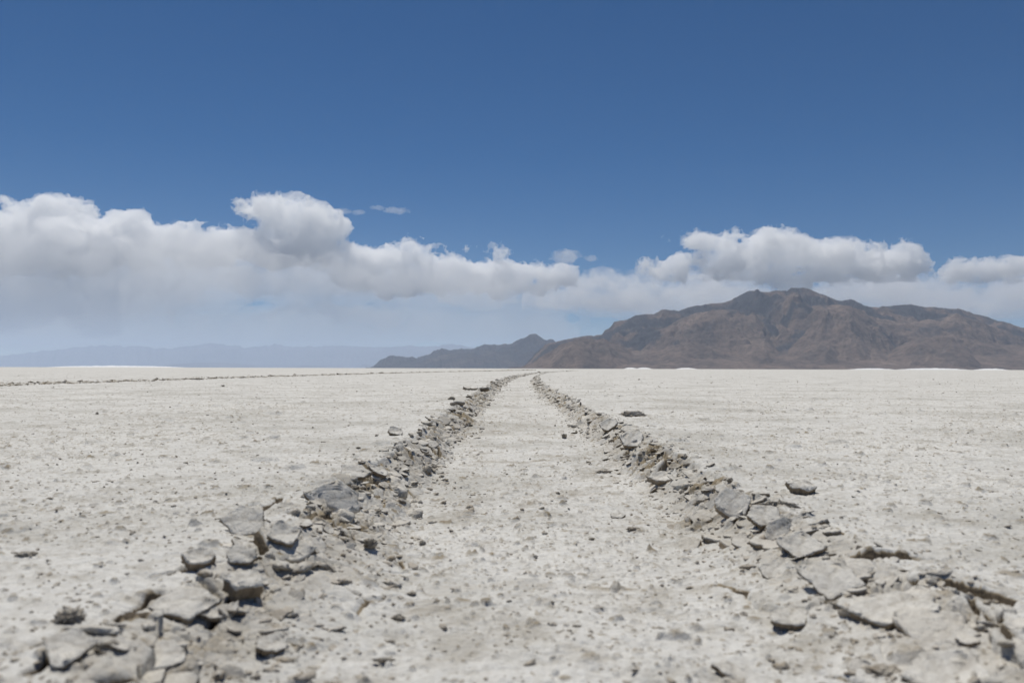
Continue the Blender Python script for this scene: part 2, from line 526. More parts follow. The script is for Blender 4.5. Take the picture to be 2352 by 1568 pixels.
NP, NC = 18, 14
plate_me = [np_mesh('crust_plate', *(lambda g: (g[0], g[1]))(plate_geo(300 + k, thick=.09 + .013 * (k % 6), asp=1 + .12 * (k % 4))), M_plate1, True,
                    {'tan': plate_geo(300 + k, thick=.09 + .013 * (k % 6), asp=1 + .12 * (k % 4))[2]}) for k in range(NP)]
clod_asp = [(1, 1, .7), (1.5, .9, .6), (1, .8, .85), (2.1, .9, .6), (1.2, 1, .5)]
clod_me = []
for k in range(NC):
    p, f, t = clod_geo(500 + k, 5, clod_asp[k % 5], 1.0 + .12 * (k % 3))
    clod_me.append(np_mesh('mud_clod', p, f, M_clod1, True, {'tan': t}))

used = []
VERTS = {}
def place(name, me, x, y, size, rot, label, cat, group=None, lift=0.25, sz=None):
    o = link(name, me)
    s = sz or (size, size, size)
    o.scale = s
    o.rotation_euler = rot
    # bed the piece: a share (lift) of its height is sunk in the crust it lies on
    v = VERTS.setdefault(me.name, np.array([q.co[:] for q in me.vertices])) * np.array(s)
    vz = (v @ np.array(Euler(rot).to_matrix()).T)[:, 2]
    o.location = (x, y, gz(x, y) - vz.min() - lift * (vz.max() - vz.min()))
    tag(o, label, cat, group)
    used.append((x, y, size))
    return o

def px_size(w, py):
    x0, y0 = on_ground(1176, py)
    return w / FPX * y0

def hit(px, py):
    """where the view line through a photo point meets the uneven ground"""
    d = ray(px, py)
    t0 = -(H - 0.012) / d.z
    t = np.linspace(t0 * .72, t0 * 1.75, 500)
    zg = ground(d.x * t, d.y * t)[0]
    below = H + d.z * t < zg
    k = int(np.argmax(below)) if below.any() else 499
    return d.x * t[k], d.y * t[k]

rd = math.radians
# the pieces one would point to: (kind, proto, px x, px y of its foot, px width, rotation, lift, height factor, label)
HERO = [
    ('mud_clod', 3, 1453, 956, 62, (0, 0, .05), .30, 1.1, 'long crumbly brown clod lying alone on the pale crust right of the rut'),
    ('crust_plate', 2, 1848, 1136, 64, (rd(20), rd(4), .3), .30, 1.7, 'rounded grey slab lying alone on the crust right of the rut'),
    ('mud_clod', 2, 1296, 1006, 17, (.2, .3, 1.0), .25, 1.5, 'tiny upright twiggy clod alone in the middle of the rut floor'),
    ('mud_clod', 8, 1388, 1085, 40, (0, 0, -.05), .12, .9, 'dark oblong clod on the rut floor beside the right bank'),
    ('mud_clod', 1, 1455, 1219, 36, (0, 0, .2), .12, .9, 'small brown clod on the rut floor, nearer than the dark oblong one'),
    ('crust_plate', 5, 556, 1374, 84, (rd(14), rd(4), .5), .60, 1.9, 'round pale disc of crust with a dark shadow at the foot of the left bank'),
    ('crust_plate', 7, 768, 1178, 92, (rd(50), rd(10), rd(14)), .30, 1.0, 'big grey slab standing upright on the left bank with a sharp right corner'),
    ('mud_clod', 6, 56, 1278, 56, (0, 0, .15), .14, .8, 'lone grey oblong clod on the flat crust far left of the rut'),
    ('mud_clod', 5, 150, 1432, 84, (0, 0, .6), .12, 1.0, 'rough brown clod outside the left bank near the bottom left corner'),
    ('mud_clod', 0, 1037, 917, 20, (0, 0, 0), .2, 1.0, 'small brown clod just outside the left bank, far off'),
    ('crust_plate', 9, 1083, 896, 30, (rd(4), 0, .2), .25, 1.2, 'thin dark flake outside the left bank, far off'),
    ('crust_plate', 1, 1455, 1020, 54, (rd(24), rd(-30), rd(25)), .25, 1.2, 'bright tilted slab with a dark underside on the right bank below the lone long clod'),
    ('crust_plate', 4, 1400, 990, 44, (rd(20), rd(-34), rd(30)), .2, 1.0, 'narrow tilted slab on the right bank, left of the lone long clod'),
    ('crust_plate', 3, 1524, 1108, 58, (rd(14), rd(-8), rd(16)), .25, 1.5, 'flat pale slab with a dark crumbly front edge half way along the right bank'),
    ('crust_plate', 8, 1692, 1192, 92, (rd(38), rd(-18), rd(24)), .28, 1.2, 'large cracked grey slab leaning against the right bank'),
    ('crust_plate', 10, 1760, 1208, 66, (rd(22), rd(-20), rd(40)), .22, 1.1, 'pale slab with a dark front edge just right of the large cracked slab'),
    ('crust_plate', 11, 1790, 1232, 50, (rd(50), rd(-10), rd(10)), .26, 1.0, 'small upright grey slab on the right bank above the open cracks'),
    ('crust_plate', 12, 1850, 1276, 84, (rd(16), rd(-22), rd(28)), .2, 1.0, 'wide pale slab sloping into the rut beside the dark crack'),
    ('crust_plate', 6, 1790, 1322, 74, (rd(20), rd(-14), rd(12)), .2, 1.0, 'pointed pale slab whose tip reaches out onto the rut floor at right'),
    ('crust_plate', 13, 1925, 1368, 118, (rd(20), rd(-16), rd(20)), .16, .9, 'broad pale slab below the short open crack on the right'),
    ('crust_plate', 14, 2052, 1436, 140, (rd(12), rd(-12), rd(-10)), .20, 1.1, 'large white slab with a black shadow under its front rim at lower right'),
    ('mud_clod', 4, 1940, 1390, 70, (0, 0, .5), .05, .9, 'grey lump sitting in front of the broad pale slab on the right'),
    ('crust_plate', 15, 1822, 1438, 76, (rd(10), rd(-8), rd(35)), .16, 1.0, 'low grey slab on the rut floor left of the large white slab'),
    ('crust_plate', 0, 2215, 1575, 190, (rd(8), rd(-8), rd(10)), .10, .8, 'biggest crust slab, in the bottom right corner of the ground'),
    ('mud_clod', 9, 2040, 1548, 110, (0, 0, .3), .02, .7, 'brown grey mound of mud left of the biggest slab'),
    ('crust_plate', 16, 1690, 1556, 84, (rd(18), rd(4), rd(60)), .1, .9, 'low pale slab at the bottom edge right of the middle'),
    ('crust_plate', 17, 455, 1306, 74, (rd(20), rd(16), rd(-20)), .30, 1.6, 'thick white slab with a black underside on the left bank'),
    ('crust_plate', 2, 545, 1300, 66, (rd(30), rd(18), rd(-30)), .22, 1.2, 'grey tilted slab right of the thick white slab on the left bank'),
    ('crust_plate', 10, 560, 1224, 84, (rd(34), rd(16), rd(-24)), .18, .9, 'grey slab sloping below the lip of the left bank'),
    ('crust_plate', 12, 650, 1250, 70, (rd(24), rd(10), rd(8)), .24, 1.3, 'pale slab with a dark hollow below it, inside the left bank'),
    ('crust_plate', 13, 420, 1420, 120, (rd(14), rd(12), rd(-8)), .18, 1.0, 'long low slab with a dark front edge on the left bank near the camera'),
    ('crust_plate', 3, 500, 1428, 64, (rd(12), rd(-8), rd(30)), .18, 1.1, 'brownish slab at the right end of the long low slab'),
    ('crust_plate', 8, 360, 1530, 120, (rd(18), rd(8), rd(10)), .16, 1.0, 'long mud slab on the rut floor near the bottom left'),
    ('crust_plate', 6, 150, 1520, 110, (rd(16), rd(14), rd(-40)), .14, 1.0, 'cracked slab beside the blackest hollow in the bottom left corner'),
    ('mud_clod', 11, 240, 1490, 56, (0, 0, .5), .1, 1.0, 'brown clod on the edge of the blackest hollow at bottom left'),
    ('mud_clod', 7, 850, 1262, 46, (0, .2, .6), .16, 1.0, 'flaky brown clod on the rut floor at left with a small dark shadow'),
    ('mud_clod', 12, 970, 1252, 22, (0, 0, 0), .2, 1.0, 'small round grey clod on the rut floor, left of the middle'),
    ('mud_clod', 10, 912, 1424, 36, (0, 0, 0), .12, .9, 'brown clod on the near rut floor, left of the middle'),
    ('mud_clod', 13, 880, 1522, 54, (0, 0, 0), .1, .7, 'double dark clod on the rut floor at the bottom edge'),
    ('crust_plate', 11, 618, 1502, 66, (rd(16), rd(6), rd(50)), .14, 1.2, 'grey slab on the rut floor near the bottom, right of the long mud slab'),
    ('mud_clod', 4, 945, 1366, 30, (0, 0, 1), .14, .8, 'small flat brown clod on the rut floor left of the middle'),
    ('mud_clod', 0, 1282, 1134, 12, (0, 0, 1), .2, 1, 'tiny round clod on the middle of the rut floor'),
    ('mud_clod', 6, 1325, 1440, 24, (0, 0, 0), .14, .8, 'small clod on the near rut floor right of the middle'),
    ('mud_clod', 7, 1360, 1240, 18, (0, 0, 2), .15, .8, 'small brown clod on the rut floor just right of the middle'),
    ('mud_clod', 1, 822, 1030, 20, (0, 0, 2), .15, .9, 'small brown clod just outside the left bank, half way along'),
    ('crust_plate', 4, 905, 1000, 38, (rd(30), rd(10), rd(20)), .3, 1.2, 'pale slab lying on top of the lip of the left bank'),
    ('crust_plate', 15, 812, 1098, 56, (rd(20), rd(14), rd(-30)), .3, 1.1, 'pale slab in the heap behind the upright slab of the left bank'),
    ('crust_plate', 1, 868, 1106, 44, (rd(24), rd(4), rd(60)), .3, 1.3, 'rounded grey slab in the heap behind the upright slab of the left bank'),
    ('mud_clod', 12, 222, 951, 10, (0, 0, 0), .2, 1, 'tiny brown clod alone far out on the flat at left'),
    ('mud_clod', 2, 512, 887, 9, (0, 0, 0), .2, 1, 'tiny dark clod on the flat just before the second track'),
    ('mud_clod', 0, 1468, 872, 6, (0, 0, 0), .2, 1, 'tiny dark clod far out on the flat at right'),
    ('mud_clod', 6, 1582, 1004, 10, (0, 0, 0), .2, 1, 'tiny clod on the flat right of the bright tilted slab'),
    ('crust_plate', 16, 1420, 1190, 30, (rd(12), rd(-8), rd(20)), .2, 1.2, 'thin brown flake on the rut floor before the large cracked slab'),
    ('crust_plate', 9, 448, 871, 36, (0, 0, .05), .1, .55, 'flat dark slab lying in the line of the second track'),
]
for kind, pi, px, py, w, rot, lift, hf_, lab in HERO:
    x, y = hit(px, py)
    s = w / FPX * y * (1.0 if kind == 'crust_plate' else 0.85)
    if kind == 'mud_clod': s /= clod_asp[pi % 5][0] ** .8
    y += s * 0.25
    place(kind, (plate_me if kind == 'crust_plate' else clod_me)[pi], x, y, s, rot, lab, 'slab' if kind == 'crust_plate' else 'clod',
          None, .18 if lift > .1 else .4, (s, s, s * hf_ * (1.35 if kind == 'crust_plate' else .9)))

rng = random.Random(11)
def bank_xy(side, y, din, off=0.0):
    a = (EL if side < 0 else ER) if off == 0 else 0.10
    return float(centre(np.array(y))) + off + side * (a - din)

cand = []
for i in range(1150):
    side = rng.choice((-1, 1))
    y = math.exp(rng.uniform(math.log(0.25), math.log(9.0)))
    din = max(rng.gauss(0.014, 0.009), rng.uniform(-.003, .004))
    if din > 0.05 and rng.random() < .6: continue
    size = min(0.024, 0.0052 * math.exp(rng.gauss(0.10, 0.42))) * (1.0 if y < 2 else 1.15)
    kind = 'crust_plate' if rng.random() < 0.62 else 'mud_clod'
    x = bank_xy(side, y, din)
    if any((x - a) ** 2 + ((y - b) * .8) ** 2 < (0.42 * (c + size)) ** 2 for a, b, c in used): continue
    if y < .34 and rng.random() < .6: continue
    if y < .45: size = min(size, .009)
    used.append((x, y, size))
    cand.append((size / y, kind, side, x, y, size, din))
cand.sort(reverse=True)
nord = {}
ORD = ['nearest', 'second nearest', 'third nearest', 'fourth nearest', 'fifth nearest', 'sixth nearest', 'seventh nearest', 'eighth nearest', 'ninth nearest', 'tenth nearest', 'eleventh nearest', 'twelfth nearest']
ind, rest = [], []
cnt = {'crust_plate': 0, 'mud_clod': 0}
for c in cand:
    if cnt[c[1]] < (200 if c[1] == 'crust_plate' else 120): cnt[c[1]] += 1; ind.append(c)
    else: rest.append(c)
ind.sort(key=lambda c: c[4])
def chunk_rot(kind, side):
    if kind == 'mud_clod': return (rng.uniform(-.4, .4), rng.uniform(-.4, .4), rng.uniform(0, 6.28))
    lean = rd(rng.gauss(11, 12)) * -side
    e = Euler((rd(rng.gauss(10, 16)), lean, 0)).to_matrix() @ Euler((0, 0, rng.uniform(0, 6.28))).to_matrix()
    return tuple(e.to_euler())
for s_y, kind, side, x, y, size, din in ind:
    bank = 'left' if side < 0 else 'right'
    zone = 'near' if y < .45 else 'middle' if y < 1.3 else 'far'
    noun = 'slab' if kind == 'crust_plate' else 'clod'
    big = 'larger' if size > .0165 else 'small'
    look = 'tilted pale crust slab' if kind == 'crust_plate' else 'crumbly brown mud clod'
    key = (bank, zone, noun, big)
    k = nord.get(key, 0); nord[key] = k + 1
    place_words = {'near': 'near stretch', 'middle': 'middle stretch', 'far': 'far stretch'}[zone]
    if k < len(ORD):
        lab = f'{ORD[k]} {big} {look}, {place_words} of {bank} bank'
    else:
        lab = f'{big} {look}, beyond the twelve nearest in {place_words} of {bank} bank'
    pi = rng.randrange(NP if kind == 'crust_plate' else NC)
    sz = size if kind == 'crust_plate' else size * .72
    place(kind, (plate_me if kind == 'crust_plate' else clod_me)[pi], x, y, sz, chunk_rot(kind, side), lab, noun,
          f'broken {noun}s along the {bank} bank of the rut', rng.uniform(.25, .6), (sz, sz, sz * rng.uniform(.7, 1.15)))

# everything smaller goes into two heaps of rubble and one spread of crumbs
def scatter(name, items, kind_label, mat):
    """items: (x, y, size, is_plate)"""
    cos, fs, ts, base = [], [], [], 0
    protos = {}
    for a in range(10):
        protos[(1, a)] = plate_geo(700 + a, .17, 3); protos[(0, a)] = clod_geo(800 + a, 3, clod_asp[a % 5])
        protos[(2, a)] = clod_geo(900 + a, 2, clod_asp[a % 5], .8)
    xs = np.array([i[0] for i in items]); ys = np.array([i[1] for i in items])
    zs = ground(xs, ys)[0]
    for (x, y, s, pl, side), z in zip(items, zs):
        a = rng.randrange(10)
        key = 1 if pl else (0 if s / y > .006 else 2)
        p, f, t = protos[(key, a)]
        m = np.array(Euler(chunk_rot('crust_plate' if pl else 'mud_clod', side)).to_matrix())
        q = p * np.array([s, s, s * rng.uniform(.7, 1.2)])
        q = q @ m.T + np.array([x, y, z + s * rng.uniform(-.12, .1)])
        cos.append(q); fs.append(f + base); ts.append(np.clip(t + rng.uniform(-.2, .2), 0, 1)); base += len(q)
    o = link(name, np_mesh(name, np.concatenate(cos), np.concatenate(fs), mat, True, {'tan': np.concatenate(ts)}))
    tag(o, kind_label[0], kind_label[1], None, 'stuff')
    return o

items = [(c[3], c[4], c[5] * (1 if c[1] == 'crust_plate' else .7), c[1] == 'crust_plate', c[2]) for c in rest]
for i in range(4200):
    side = rng.choice((-1, 1))
    y = math.exp(rng.uniform(math.log(0.17), math.log(26.0)))
    din = max(rng.gauss(0.016, 0.012), rng.uniform(-.006, .004))
    s = 0.0023 * math.exp(rng.gauss(0, .5)) * (1 + .4 * min(y, 6))
    if y < .31 and rng.random() < .6: continue
    pl = rng.random() < .6
    items.append((bank_xy(side, y, din), y, s * (1.6 if pl else 1), pl, side))
scatter('rubble', items, ('small broken crust and mud rubble filling both banks of the rut', 'rubble'), M_rubble)

items = []
for i in range(6000):
    side = 1 if rng.random() < .68 else -1
    y = math.exp(rng.uniform(math.log(2.3), math.log(30.0)))
    clump = 0.5 + 0.5 * math.sin(y * 7.3) * math.sin(y * 3.1 + 1)
    if rng.random() > .25 + .75 * clump: continue
    s = 0.0058 * math.exp(rng.gauss(0, .42)) * (1 + .14 * y)
    items.append((bank_xy(side, y, rng.gauss(0.008, 0.013), RUT2), y, s, rng.random() < .5, side))
scatter('track_rubble', items, ('dark line of broken crust rubble along the second wheel track at left', 'rubble'), M_clod)

items = []
for i in range(8500):
    y = math.exp(rng.uniform(math.log(0.15), math.log(7.0)))
    x = rng.uniform(-.68, .68) * y
    s = 0.00062 * math.exp(abs(rng.gauss(0, .5))) * (1 + .6 * min(y, 5))
    items.append((x, y, min(s, .0016 + .0022 * y), rng.random() < .12, rng.choice((-1, 1))))
for i in range(1300):           # flakes strewn down the floor from both banks
    side = rng.choice((-1, 1))
    y = math.exp(rng.uniform(math.log(0.16), math.log(4.0)))
    items.append((bank_xy(side, y, abs(rng.gauss(0, 0.022)) + .02), y, 0.0010 * math.exp(abs(rng.gauss(0, .55))) * (1 + .5 * y), rng.random() < .4, side))
scatter('crumbs', items, ('tiny brown mud crumbs strewn over the pale salt crust', 'crumbs'), M_crumb)

# ------------------------------------------------------------------ mountains
def interp(pts, x):
    a = np.array(pts, float)
    return np.interp(x, a[:, 0], a[:, 1])

def massif(name, D0, D1, px0, px1, ridges, mat, nu, nv, gully, seed, base_px=846.0, benches=(), jag=1.5):
    """heightfield over azimuth x depth; ridges: (distance, crest points in photo units, near width, far width, dark, power)"""
    u = np.linspace(px0, px1, nu); dd = np.linspace(D0, D1, nv)
    Ug, Dg = np.meshgrid(u, dd, indexing='ij')
    X = (Ug - CX) / FPX * Dg
    warp = fbm2(X / gully * .9, Dg / gully * .9, 3, seed) * gully * .12
    Xw = X + warp
    Z = np.zeros(X.shape); dark = np.zeros(X.shape); scree = np.zeros(X.shape)
    m2 = (CX, FPX)
    for k, (D, pts, wn_, wf_, dk, pw, rough) in enumerate(ridges):
        uu = Xw / Dg * FPX + CX
        hpx = np.maximum(base_px - interp(pts, uu), 0)
        hpx = hpx + jag * (fbm2(uu / 34 + 9 * k, np.full(X.shape, seed * 1.7), 4, seed + 60, .62, True) - .2) * sstep(0, 20, hpx)
        hz = hpx / FPX * D
        # spurs: the crest line wanders towards and away from us
        Dk = D + gully * 0.9 * fbm2(Xw / gully / 1.3, np.full(X.shape, k * 3.3), 3, seed + 9 * k) * rough
        t = Dg - Dk
        rel = hz / (hz.max() + 1e-6)
        wn2 = wn_ * (0.45 + .55 * rel)
        prof = np.where(t < 0, np.clip(1 + t / wn2, 0, 1) ** pw, np.clip(1 - t / wf_, 0, 1) ** 1.2)
        z = hz * prof
        # gullies running down the flank
        gx = Xw / gully + 0.3 * fbm2(X / gully, Dg / gully, 2, seed + 4)
        g = fbm2(gx * 1.3, Dg / gully * .45 + 5 * k, 5, seed + 20 + k, .55, True)
        mid = np.clip(4 * prof * (1 - prof), 0, 1)
        g3 = fbm2(gx * 4.1 + .6 * g, Dg / gully * 1.3 + 3 * k, 4, seed + 27 + k, .6, True)
        z = z * (1 + (0.46 * (g - .25) + .07 * (g3 - .2)) * rough * mid)
        z += hz.max() * 0.022 * rough * fbm2(X / gully * 7, Dg / gully * 7, 4, seed + 31, .6, True) * sstep(0, .15, prof)
        higher = z > Z
        rock = sstep(-.12, .2, fbm2(X / gully * 1.6, Dg / gully * 1.6, 3, seed + 50 + k) + dk - .5)
        dark = np.where(higher, rock * (1 if dk > .05 else 0), dark)
        sc2 = sstep(.2, .55, -g + .25) * mid * .5 * sstep(.1, .5, prof)
        scree = np.where(higher, sc2, scree)
        Z = np.maximum(Z, z)
    # apron of gravel rising gently from the flat
    for bz in benches:                             # old shoreline: a cut step all round the mountain at one height
        s = np.exp(-((Z - bz) / (bz * .05)) ** 2)
        Z -= s * bz * .05 * np.sign(Z - bz) * .9
        dark = np.maximum(dark, .45 * np.exp(-((Z - bz * .985) / (bz * .012)) ** 2))
    edge = sstep(0, .02, (Dg - D0) / (D1 - D0))
    Z = Z * edge - 1.0
    co = np.stack([X, Dg, Z], -1).reshape(-1, 3)
    # roll: photo units are measured against a level horizon
    i = np.arange(nu - 1)[:, None]; j = np.arange(nv - 1)[None, :]
    q = np.stack([i * nv + j, (i + 1) * nv + j, (i + 1) * nv + j + 1, i * nv + j + 1], -1).reshape(-1, 4)
    o = link(name, np_mesh(name, co, q, mat, True, {'dark': dark.ravel(), 'scree': scree.ravel()}))
    return tag(o, kind='structure')

M_rock = rock_material('desert rock', (0.152, 0.114, 0.092), (0.083, 0.066, 0.058), (0.212, 0.162, 0.130), 1 / 420)
M_rock2 = rock_material('far rock', (0.048, 0.041, 0.042), (0.022, 0.022, 0.027), (0.095, 0.078, 0.070), 1 / 700)
M_rock3 = rock_material('distant rock', (0.07, 0.065, 0.065), (0.05, 0.05, 0.055), (0.10, 0.09, 0.085), 1 / 2500)

crest_main = [(1196, 848), (1230, 812), (1262, 792), (1300, 782), (1330, 775), (1383, 772), (1392, 762), (1402, 756), (1412, 742), (1440, 738), (1462, 728),
              (1500, 722), (1520, 712), (1560, 712), (1600, 702), (1650, 698), (1680, 690), (1722, 671), (1738, 672), (1755, 676), (1780, 671), (1808, 670),
              (1820, 662), (1845, 661), (1862, 666), (1890, 678), (1922, 691), (1950, 690), (1985, 701), (2025, 706), (2060, 702), (2095, 700), (2130, 708),
              (2165, 707), (2205, 709), (2240, 722), (2290, 733), (2320, 740), (2352, 752), (2450, 768), (2600, 800), (2800, 846)]
crest_front = [(1196, 848), (1260, 830), (1330, 800), (1400, 800), (1460, 806), (1500, 770), (1560, 735), (1600, 716), (1680, 712), (1740, 722), (1780, 740), (1830, 715),
               (1880, 704), (1950, 706), (2010, 730), (2080, 744), (2150, 735), (2200, 722), (2280, 750), (2352, 770), (2450, 790), (2600, 846)]
crest_low = [(1196, 848), (1240, 820), (1300, 792), (1340, 782), (1390, 782), (1450, 806), (1520, 800), (1560, 778), (1640, 765), (1700, 790), (1760, 776), (1800, 800), (1850, 770),
             (1900, 764), (1970, 780), (2040, 806), (2100, 780), (2180, 770), (2260, 782), (2330, 790), (2400, 800), (2600, 846)]
apron = [(1180, 848), (1230, 838), (1400, 824), (1700, 814), (2000, 812), (2352, 808), (2500, 812), (2800, 846)]
massif('mountain', 6400, 11500, 1170, 2820, [
    (9600, crest_main, 2300, 1500, .62, .8, 1.0),
    (8500, crest_front, 1500, 1200, .22, .85, 1.1),
    (7700, crest_low, 1000, 900, .05, .85, 1.1),
    (7300, apron, 850, 1600, .0, 1.0, .25)], M_rock, 1050, 330, 620, 3, benches=(270.0,))

crest_mid = [(850, 848), (872, 832), (900, 821), (930, 820), (955, 826), (985, 815), (1010, 803), (1040, 806), (1065, 803), (1090, 800), (1115, 794), (1140, 795), (1165, 792),
             (1185, 783), (1205, 776), (1222, 768), (1240, 774), (1255, 785), (1268, 782), (1280, 788), (1320, 800), (1400, 812), (1600, 846)]
crest_mid2 = [(850, 848), (900, 836), (960, 834), (1000, 822), (1060, 812), (1100, 816), (1150, 808), (1190, 800), (1230, 796), (1280, 808), (1400, 846)]
massif('mountain_ridge', 13500, 18000, 840, 1620, [
    (16600, crest_mid, 2600, 1300, .45, .85, 1.0),
    (15400, crest_mid2, 1500, 1200, .15, .9, 1.0)], M_rock2, 620, 160, 800, 15, jag=6.0)

crest_far = [(-200, 835), (0, 824), (60, 815), (130, 808), (200, 800), (250, 798), (330, 800), (390, 806), (440, 798), (485, 791), (530, 796), (560, 801), (600, 800), (635, 793), (670, 801),
             (720, 798), (780, 797), (830, 800), (880, 800), (930, 797), (990, 799), (1030, 793), (1060, 797), (1120, 806), (1200, 815), (1400, 846)]
massif('distant_mountains', 44000, 52000, -260, 1420, [
    (50000, crest_far, 5000, 1500, .2, .85, .55)], M_rock3, 520, 70, 2400, 27, jag=6.0)
crest_far2 = [(330, 846), (400, 838), (470, 834), (540, 836), (600, 842), (640, 846), (700, 840), (760, 842), (800, 846), (820, 845), (832, 837), (845, 838), (860, 846), (1300, 846)]
massif('distant_hills', 36000, 41000, 320, 900, [
    (39500, crest_far2, 2200, 1200, .2, .85, .5)], M_rock3, 300, 50, 1500, 37)
crest_right = [(2280, 775), (2330, 750), (2352, 748), (2500, 735), (2700, 770), (2900, 846)]
massif('mountain_shoulder', 17500, 21500, 2270, 2920, [
    (20000, crest_right, 2000, 1400, .1, .85, .7)], M_rock2, 240, 80, 900, 45)

# ------------------------------------------------------------------ bright salt banks on the far edge of the flat
ms, nt, out = new_mat('white salt')
p = N(nt, 'ShaderNodeBsdfPrincipled', i_Roughness=0.85)
p.inputs['Base Color'].default_value = (0.83, 0.83, 0.82, 1)
nn = N(nt, 'ShaderNodeTexNoise', i_Scale=0.12, i_Detail=6.0)
tc = N(nt, 'ShaderNodeTexCoord')
nt.links.new(tc.outputs['Object'], nn.inputs['Vector'])
nt.links.new(ramp(nt, nn.outputs[0], [(.3, (.72, .72, .71)), (.6, (.86, .86, .85))]), p.inputs['Base Color'])
nt.links.new(p.outputs[0], out.inputs[0])
def salt_bank(x0, x1, hpx, label, seed, D=3200.0):
    xa = (x0 - CX) / FPX * D; xb = (x1 - CX) / FPX * D
    n, m = 90, 24
    uu, vv = np.meshgrid(np.linspace(-1, 1, n), np.linspace(-1, 1, m), indexing='ij')
    hz = hpx * 1.05 / FPX * D
    e = np.clip(1 - np.abs(uu) ** 2.2, 0, 1) * np.clip(1 - vv ** 2, 0, 1)
    z = hz * e ** .75 * (0.8 + .45 * fbm2(uu * 6 + seed, vv * 2, 4, seed)) - .3
    co = np.stack([uu * (xb - xa) / 2, vv * 70, z], -1).reshape(-1, 3)
    i = np.arange(n - 1)[:, None]; j = np.arange(m - 1)[None, :]
    q = np.stack([i * m + j, (i + 1) * m + j, (i + 1) * m + j + 1, i * m + j + 1], -1).reshape(-1, 4)
    o = link('salt_mound', np_mesh('salt_mound', co, q, ms, True))
    o.location = ((xa + xb) / 2, D, 0)
    return tag(o, label, 'salt mound', 'white salt mounds on the far edge of the flat')
for x0, x1, hp, lab, sd_ in [
        (120, 420, 4.0, 'long low white salt mound on the horizon at far left', 1),
        (1436, 1462, 3.2, 'tiny white salt mound at the foot of the mountain, left of its longer neighbour', 2),
        (1464, 1494, 3.4, 'short white salt mound at the foot of the mountain, near the rut', 3),
        (1556, 1596, 3.0, 'white salt mound standing alone below the left half of the mountain', 4),
        (1958, 2045, 3.2, 'white salt mound at the mountain foot left of the longest right one', 5),
        (2070, 2215, 4.0, 'longest white salt mound at the foot of the mountain on the right', 6),
        (2252, 2298, 3.4, 'short white salt mound nearest the right edge of the view', 7)]:
    salt_bank(x0, x1, hp, lab, sd_)

# ------------------------------------------------------------------ clouds: closed billowing bodies of scattering vapour
def surface_nets(Fd, org, h):
    """Fd > 0 inside; returns verts, quads of a closed surface"""
    S = Fd > 0
    nx, ny, nz = Fd.shape
    c = np.zeros((nx - 1, ny - 1, nz - 1), np.int8)
    for a in (0, 1):
        for b in (0, 1):
            for d in (0, 1):
                c += S[a:nx - 1 + a, b:ny - 1 + b, d:nz - 1 + d]
    act = (c > 0) & (c < 8)
    idx = np.full(act.shape, -1, np.int64)
    idx[act] = np.arange(act.sum())
    ii, jj, kk = np.nonzero(act)
    acc = np.zeros((len(ii), 3)); cntv = np.zeros(len(ii))
    corners = [(a, b, d) for a in (0, 1) for b in (0, 1) for d in (0, 1)]
    for p0 in corners:
        for ax in range(3):
            if p0[ax] == 1: continue
            p1 = list(p0); p1[ax] = 1
            f0 = Fd[ii + p0[0], jj + p0[1], kk + p0[2]]; f1 = Fd[ii + p1[0], jj + p1[1], kk + p1[2]]
            w = (f0 > 0) != (f1 > 0)
            t = np.where(w, f0 / np.where(w, f0 - f1, 1), 0)
            pos = np.tile(np.array(p0, float), (len(ii), 1)); pos[:, ax] += t
            acc += pos * w[:, None]; cntv += w
    v = (acc / cntv[:, None] + np.stack([ii, jj, kk], 1)) * h + org
    quads = []
    for ax in range(3):
        o1, o2 = [(1, 2), (2, 0), (0, 1)][ax]
        sl0 = [slice(None)] * 3; sl1 = [slice(None)] * 3
        sl0[ax] = slice(0, -1); sl1[ax] = slice(1, None)
        e = S[tuple(sl0)] != S[tuple(sl1)]
        pos = S[tuple(sl0)] & ~S[tuple(sl1)]
        a = np.array(np.nonzero(e)).T
        ok = (a[:, o1] > 0) & (a[:, o2] > 0) & (a[:, o1] < Fd.shape[o1] - 1) & (a[:, o2] < Fd.shape[o2] - 1)
        a = a[ok]
        fl = pos[tuple(a.T)]
        def g(d1, d2):
            b = a.copy(); b[:, o1] += d1; b[:, o2] += d2
            return idx[tuple(b.T)]
        q = np.stack([g(-1, -1), g(0, -1), g(0, 0), g(-1, 0)], 1)
        q[~fl] = q[~fl][:, ::-1]
        quads.append(q)
    return v, np.concatenate(quads)

def cloud_material(name, density, aniso=0.35):
    m, nt, out = new_mat(name)
    pv = N(nt, 'ShaderNodeVolumePrincipled')
    pv.inputs['Color'].default_value = (1, 1, 1, 1)
    pv.inputs['Density'].default_value = density
    pv.inputs['Anisotropy'].default_value = aniso
    nt.links.new(pv.outputs[0], out.inputs['Volume'])
    return m
M_cloud = cloud_material('cloud vapour', 0.0016)
M_heap = cloud_material('bright cloud vapour', 0.0017)
M_wisp = cloud_material('thin cloud vapour', 0.0004)
M_soft = cloud_material('soft cloud vapour', 0.00026)
M_veil = cloud_material('cloud veil', 0.00024)

